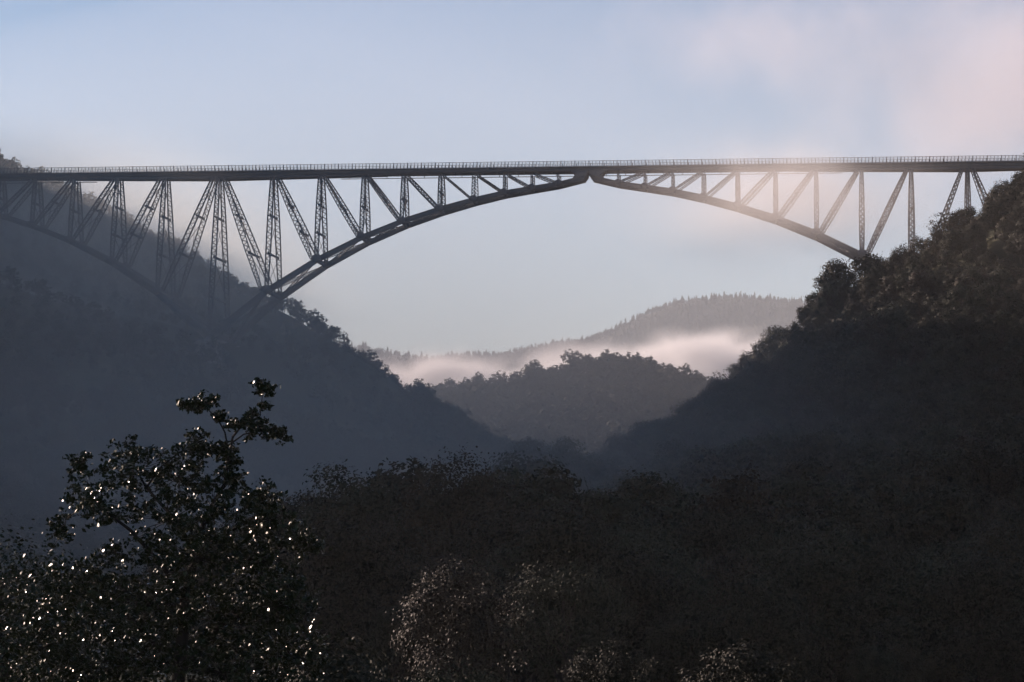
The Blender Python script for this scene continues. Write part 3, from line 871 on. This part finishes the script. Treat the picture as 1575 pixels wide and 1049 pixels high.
wood('slope_wood', rest[m1], rng.uniform(0, 6.28, m1.sum()), rsc[m1], MIDC, 'dense dark wood filling the right-hand slope and the lower valley sides')
m2 = (rd >= 800) & (rX < 700) & (rd < 1180)
wood('valley_floor_wood', rest[m0], rng.uniform(0, 6.28, m0.sum()), rsc[m0], protos('broadleaf_near', NEAR), 'dark wood crowding the valley floor close to the camera')
m1 = rd < 800
wood('hillside_wood', rest[m2], rng.uniform(0, 6.28, m2.sum()), rsc[m2], FARC, 'hazy scrubby wood over the left hillside behind the bridge')
m3 = (~m1) & ~m2
wood('knoll_wood', rest[m3], rng.uniform(0, 6.28, m3.sum()), rsc[m3] * 1.05, FARC, 'misty rounded wood on the knoll in the middle of the valley')
fp = scatter(-300, 1900, 1750, 2900, 5.6, 130000)
wood('far_hill_wood', fp, rng.uniform(0, 6.28, len(fp)), rng.uniform(0.3, 0.58, len(fp)), PINEC, 'pale conifer wood on the far hills beyond the fog')

# ------------------------------------------------------------------ air
def volume_mat(name, density, color=(0.93, 0.93, 0.95), aniso=0.5, soft=None, noise_scale=None, lo=0.35, hi=0.75, flat=False, rate=1.0):
    """soft: fade towards the rim of the (unit sphere) body; noise_scale: metres of the billows. Without both the density is even."""
    m, n, l = new_mat(name)
    out = n.new('ShaderNodeOutputMaterial'); pv = n.new('ShaderNodeVolumePrincipled')
    pv.inputs['Color'].default_value = (*color, 1)
    pv.inputs['Density'].default_value = density
    pv.inputs['Anisotropy'].default_value = aniso
    l.new(pv.outputs[0], out.inputs['Volume'])
    if soft is None: return m
    tc = n.new('ShaderNodeTexCoord')
    ln = n.new('ShaderNodeVectorMath'); ln.operation = 'LENGTH'; l.new(tc.outputs['Object'], ln.inputs[0])
    fo = n.new('ShaderNodeMapRange'); fo.interpolation_type = 'SMOOTHSTEP'
    fo.inputs['From Min'].default_value = 1.0; fo.inputs['From Max'].default_value = 1.0 - soft
    l.new(ln.outputs['Value'], fo.inputs['Value'])
    val = fo.outputs[0]
    if noise_scale:
        g = n.new('ShaderNodeNewGeometry')
        nz = n.new('ShaderNodeTexNoise'); nz.inputs['Scale'].default_value = 1.0 / noise_scale
        nz.inputs['Detail'].default_value = 4.0; nz.inputs['Roughness'].default_value = 0.55; nz.inputs['Distortion'].default_value = 0.4
        l.new(g.outputs['Position'], nz.inputs['Vector'])
        mr = n.new('ShaderNodeMapRange'); mr.interpolation_type = 'SMOOTHSTEP'
        mr.inputs['From Min'].default_value = lo; mr.inputs['From Max'].default_value = hi
        # billows eat into the fading rim
        ad = n.new('ShaderNodeMath'); ad.operation = 'MULTIPLY_ADD'; ad.inputs[1].default_value = 0.35; 
        l.new(val, ad.inputs[0]); l.new(nz.outputs['Fac'], ad.inputs[2])
        sb = n.new('ShaderNodeMath'); sb.operation = 'SUBTRACT'; sb.inputs[1].default_value = 0.175; l.new(ad.outputs[0], sb.inputs[0])
        l.new(sb.outputs[0], mr.inputs['Value'])
        mu = n.new('ShaderNodeMath'); mu.operation = 'MULTIPLY'; l.new(val, mu.inputs[0]); l.new(mr.outputs[0], mu.inputs[1])
        val = mu.outputs[0]
    dm = n.new('ShaderNodeMath'); dm.operation = 'MULTIPLY'; dm.inputs[1].default_value = density
    l.new(val, dm.inputs[0]); l.new(dm.outputs[0], pv.inputs['Density'])
    m.cycles.volume_step_rate = rate
    return m

haze = MB().box((0, 1900, 140), (11800, 10200, 420)).build('haze', volume_mat('haze_air', 5.0e-5, (0.96, 0.96, 0.98), 0.3))
tag(haze, kind='stuff')

def sphere_mesh(nu=24, nv=14):
    th = np.linspace(0, math.pi, nv); ph = np.linspace(0, 2 * math.pi, nu, endpoint=False)
    V = [(0, 0, 1)] + [(math.sin(t) * math.cos(p), math.sin(t) * math.sin(p), math.cos(t)) for t in th[1:-1] for p in ph] + [(0, 0, -1)]
    q, t3 = [], []
    for i in range(nv - 3):
        for j in range(nu):
            a = 1 + i * nu + j; b = 1 + i * nu + (j + 1) % nu
            q.append((a, a + nu, b + nu, b))
    for j in range(nu):
        t3.append((0, 1 + j, 1 + (j + 1) % nu)); e0 = 1 + (nv - 3) * nu
        t3.append((len(V) - 1, e0 + (j + 1) % nu, e0 + j))
    return np.array(V), [np.array(q), np.array(t3)]
SV, SF = sphere_mesh()
def mist(name, centre, radii, rotz, mat, tilt=0.0):
    o = link(name, mesh_np(name, SV, SF, mat), None, centre)
    o.scale = radii; o.rotation_euler = (0, tilt, rotz)
    return tag(o, kind='stuff')

# thin mist that hangs over the left hillside, mostly behind the bridge's left arm, and low in front of it
mist('mist', at(60, 475, 985), (112, 190, 64), YAW, volume_mat('hillside_mist', 0.0105, (0.99, 1.0, 0.93), 0.3, soft=0.8, rate=2.5))
mist('mist', at(400, 710, 490), (125, 230, 60), YAW, volume_mat('slope_mist', 0.0022, (1.0, 1.0, 0.94), 0.3, soft=0.8, rate=2.5))
# the misty air of the valley beyond the bridge
mist('mist', at(900, 560, 1700), (560, 640, 190), YAW, volume_mat('valley_mist', 3.4e-4, (0.86, 0.93, 1.0), 0.3))
# fog lying on the valley floor behind the knoll
mist('fog_bank', at(670, 628, 1680), (110, 140, 36), YAW, volume_mat('fog_left', 0.2, (1.0, 0.98, 0.97), 0.4, soft=0.8, noise_scale=34, lo=.36, hi=.6))
mist('fog_bank', at(1120, 596, 1760), (160, 150, 37), YAW, volume_mat('fog_right', 0.2, (1.0, 0.98, 0.97), 0.4, soft=0.8, noise_scale=34, lo=.36, hi=.6), 0.0)
# mist drifting through the right half of the bridge and up to the right
mist('drifting_mist', at(1195, 305, 835), (64, 34, 26), YAW, volume_mat('bridge_mist', 0.04, (1.0, 0.97, 0.95), 0.3, soft=1.0, noise_scale=30, lo=.15, hi=.8))
mist('drifting_mist', at(1560, 120, 960), (100, 60, 62), YAW, volume_mat('upper_mist', 0.024, (0.98, 0.95, 0.98), 0.3, soft=1.0, noise_scale=30, lo=.3, hi=.76))
mist('drifting_mist', at(1180, 60, 980), (90, 40, 36), YAW, volume_mat('wisp_mist', 0.013, (0.98, 0.95, 0.98), 0.3, soft=1.0, noise_scale=24, lo=.36, hi=.72))
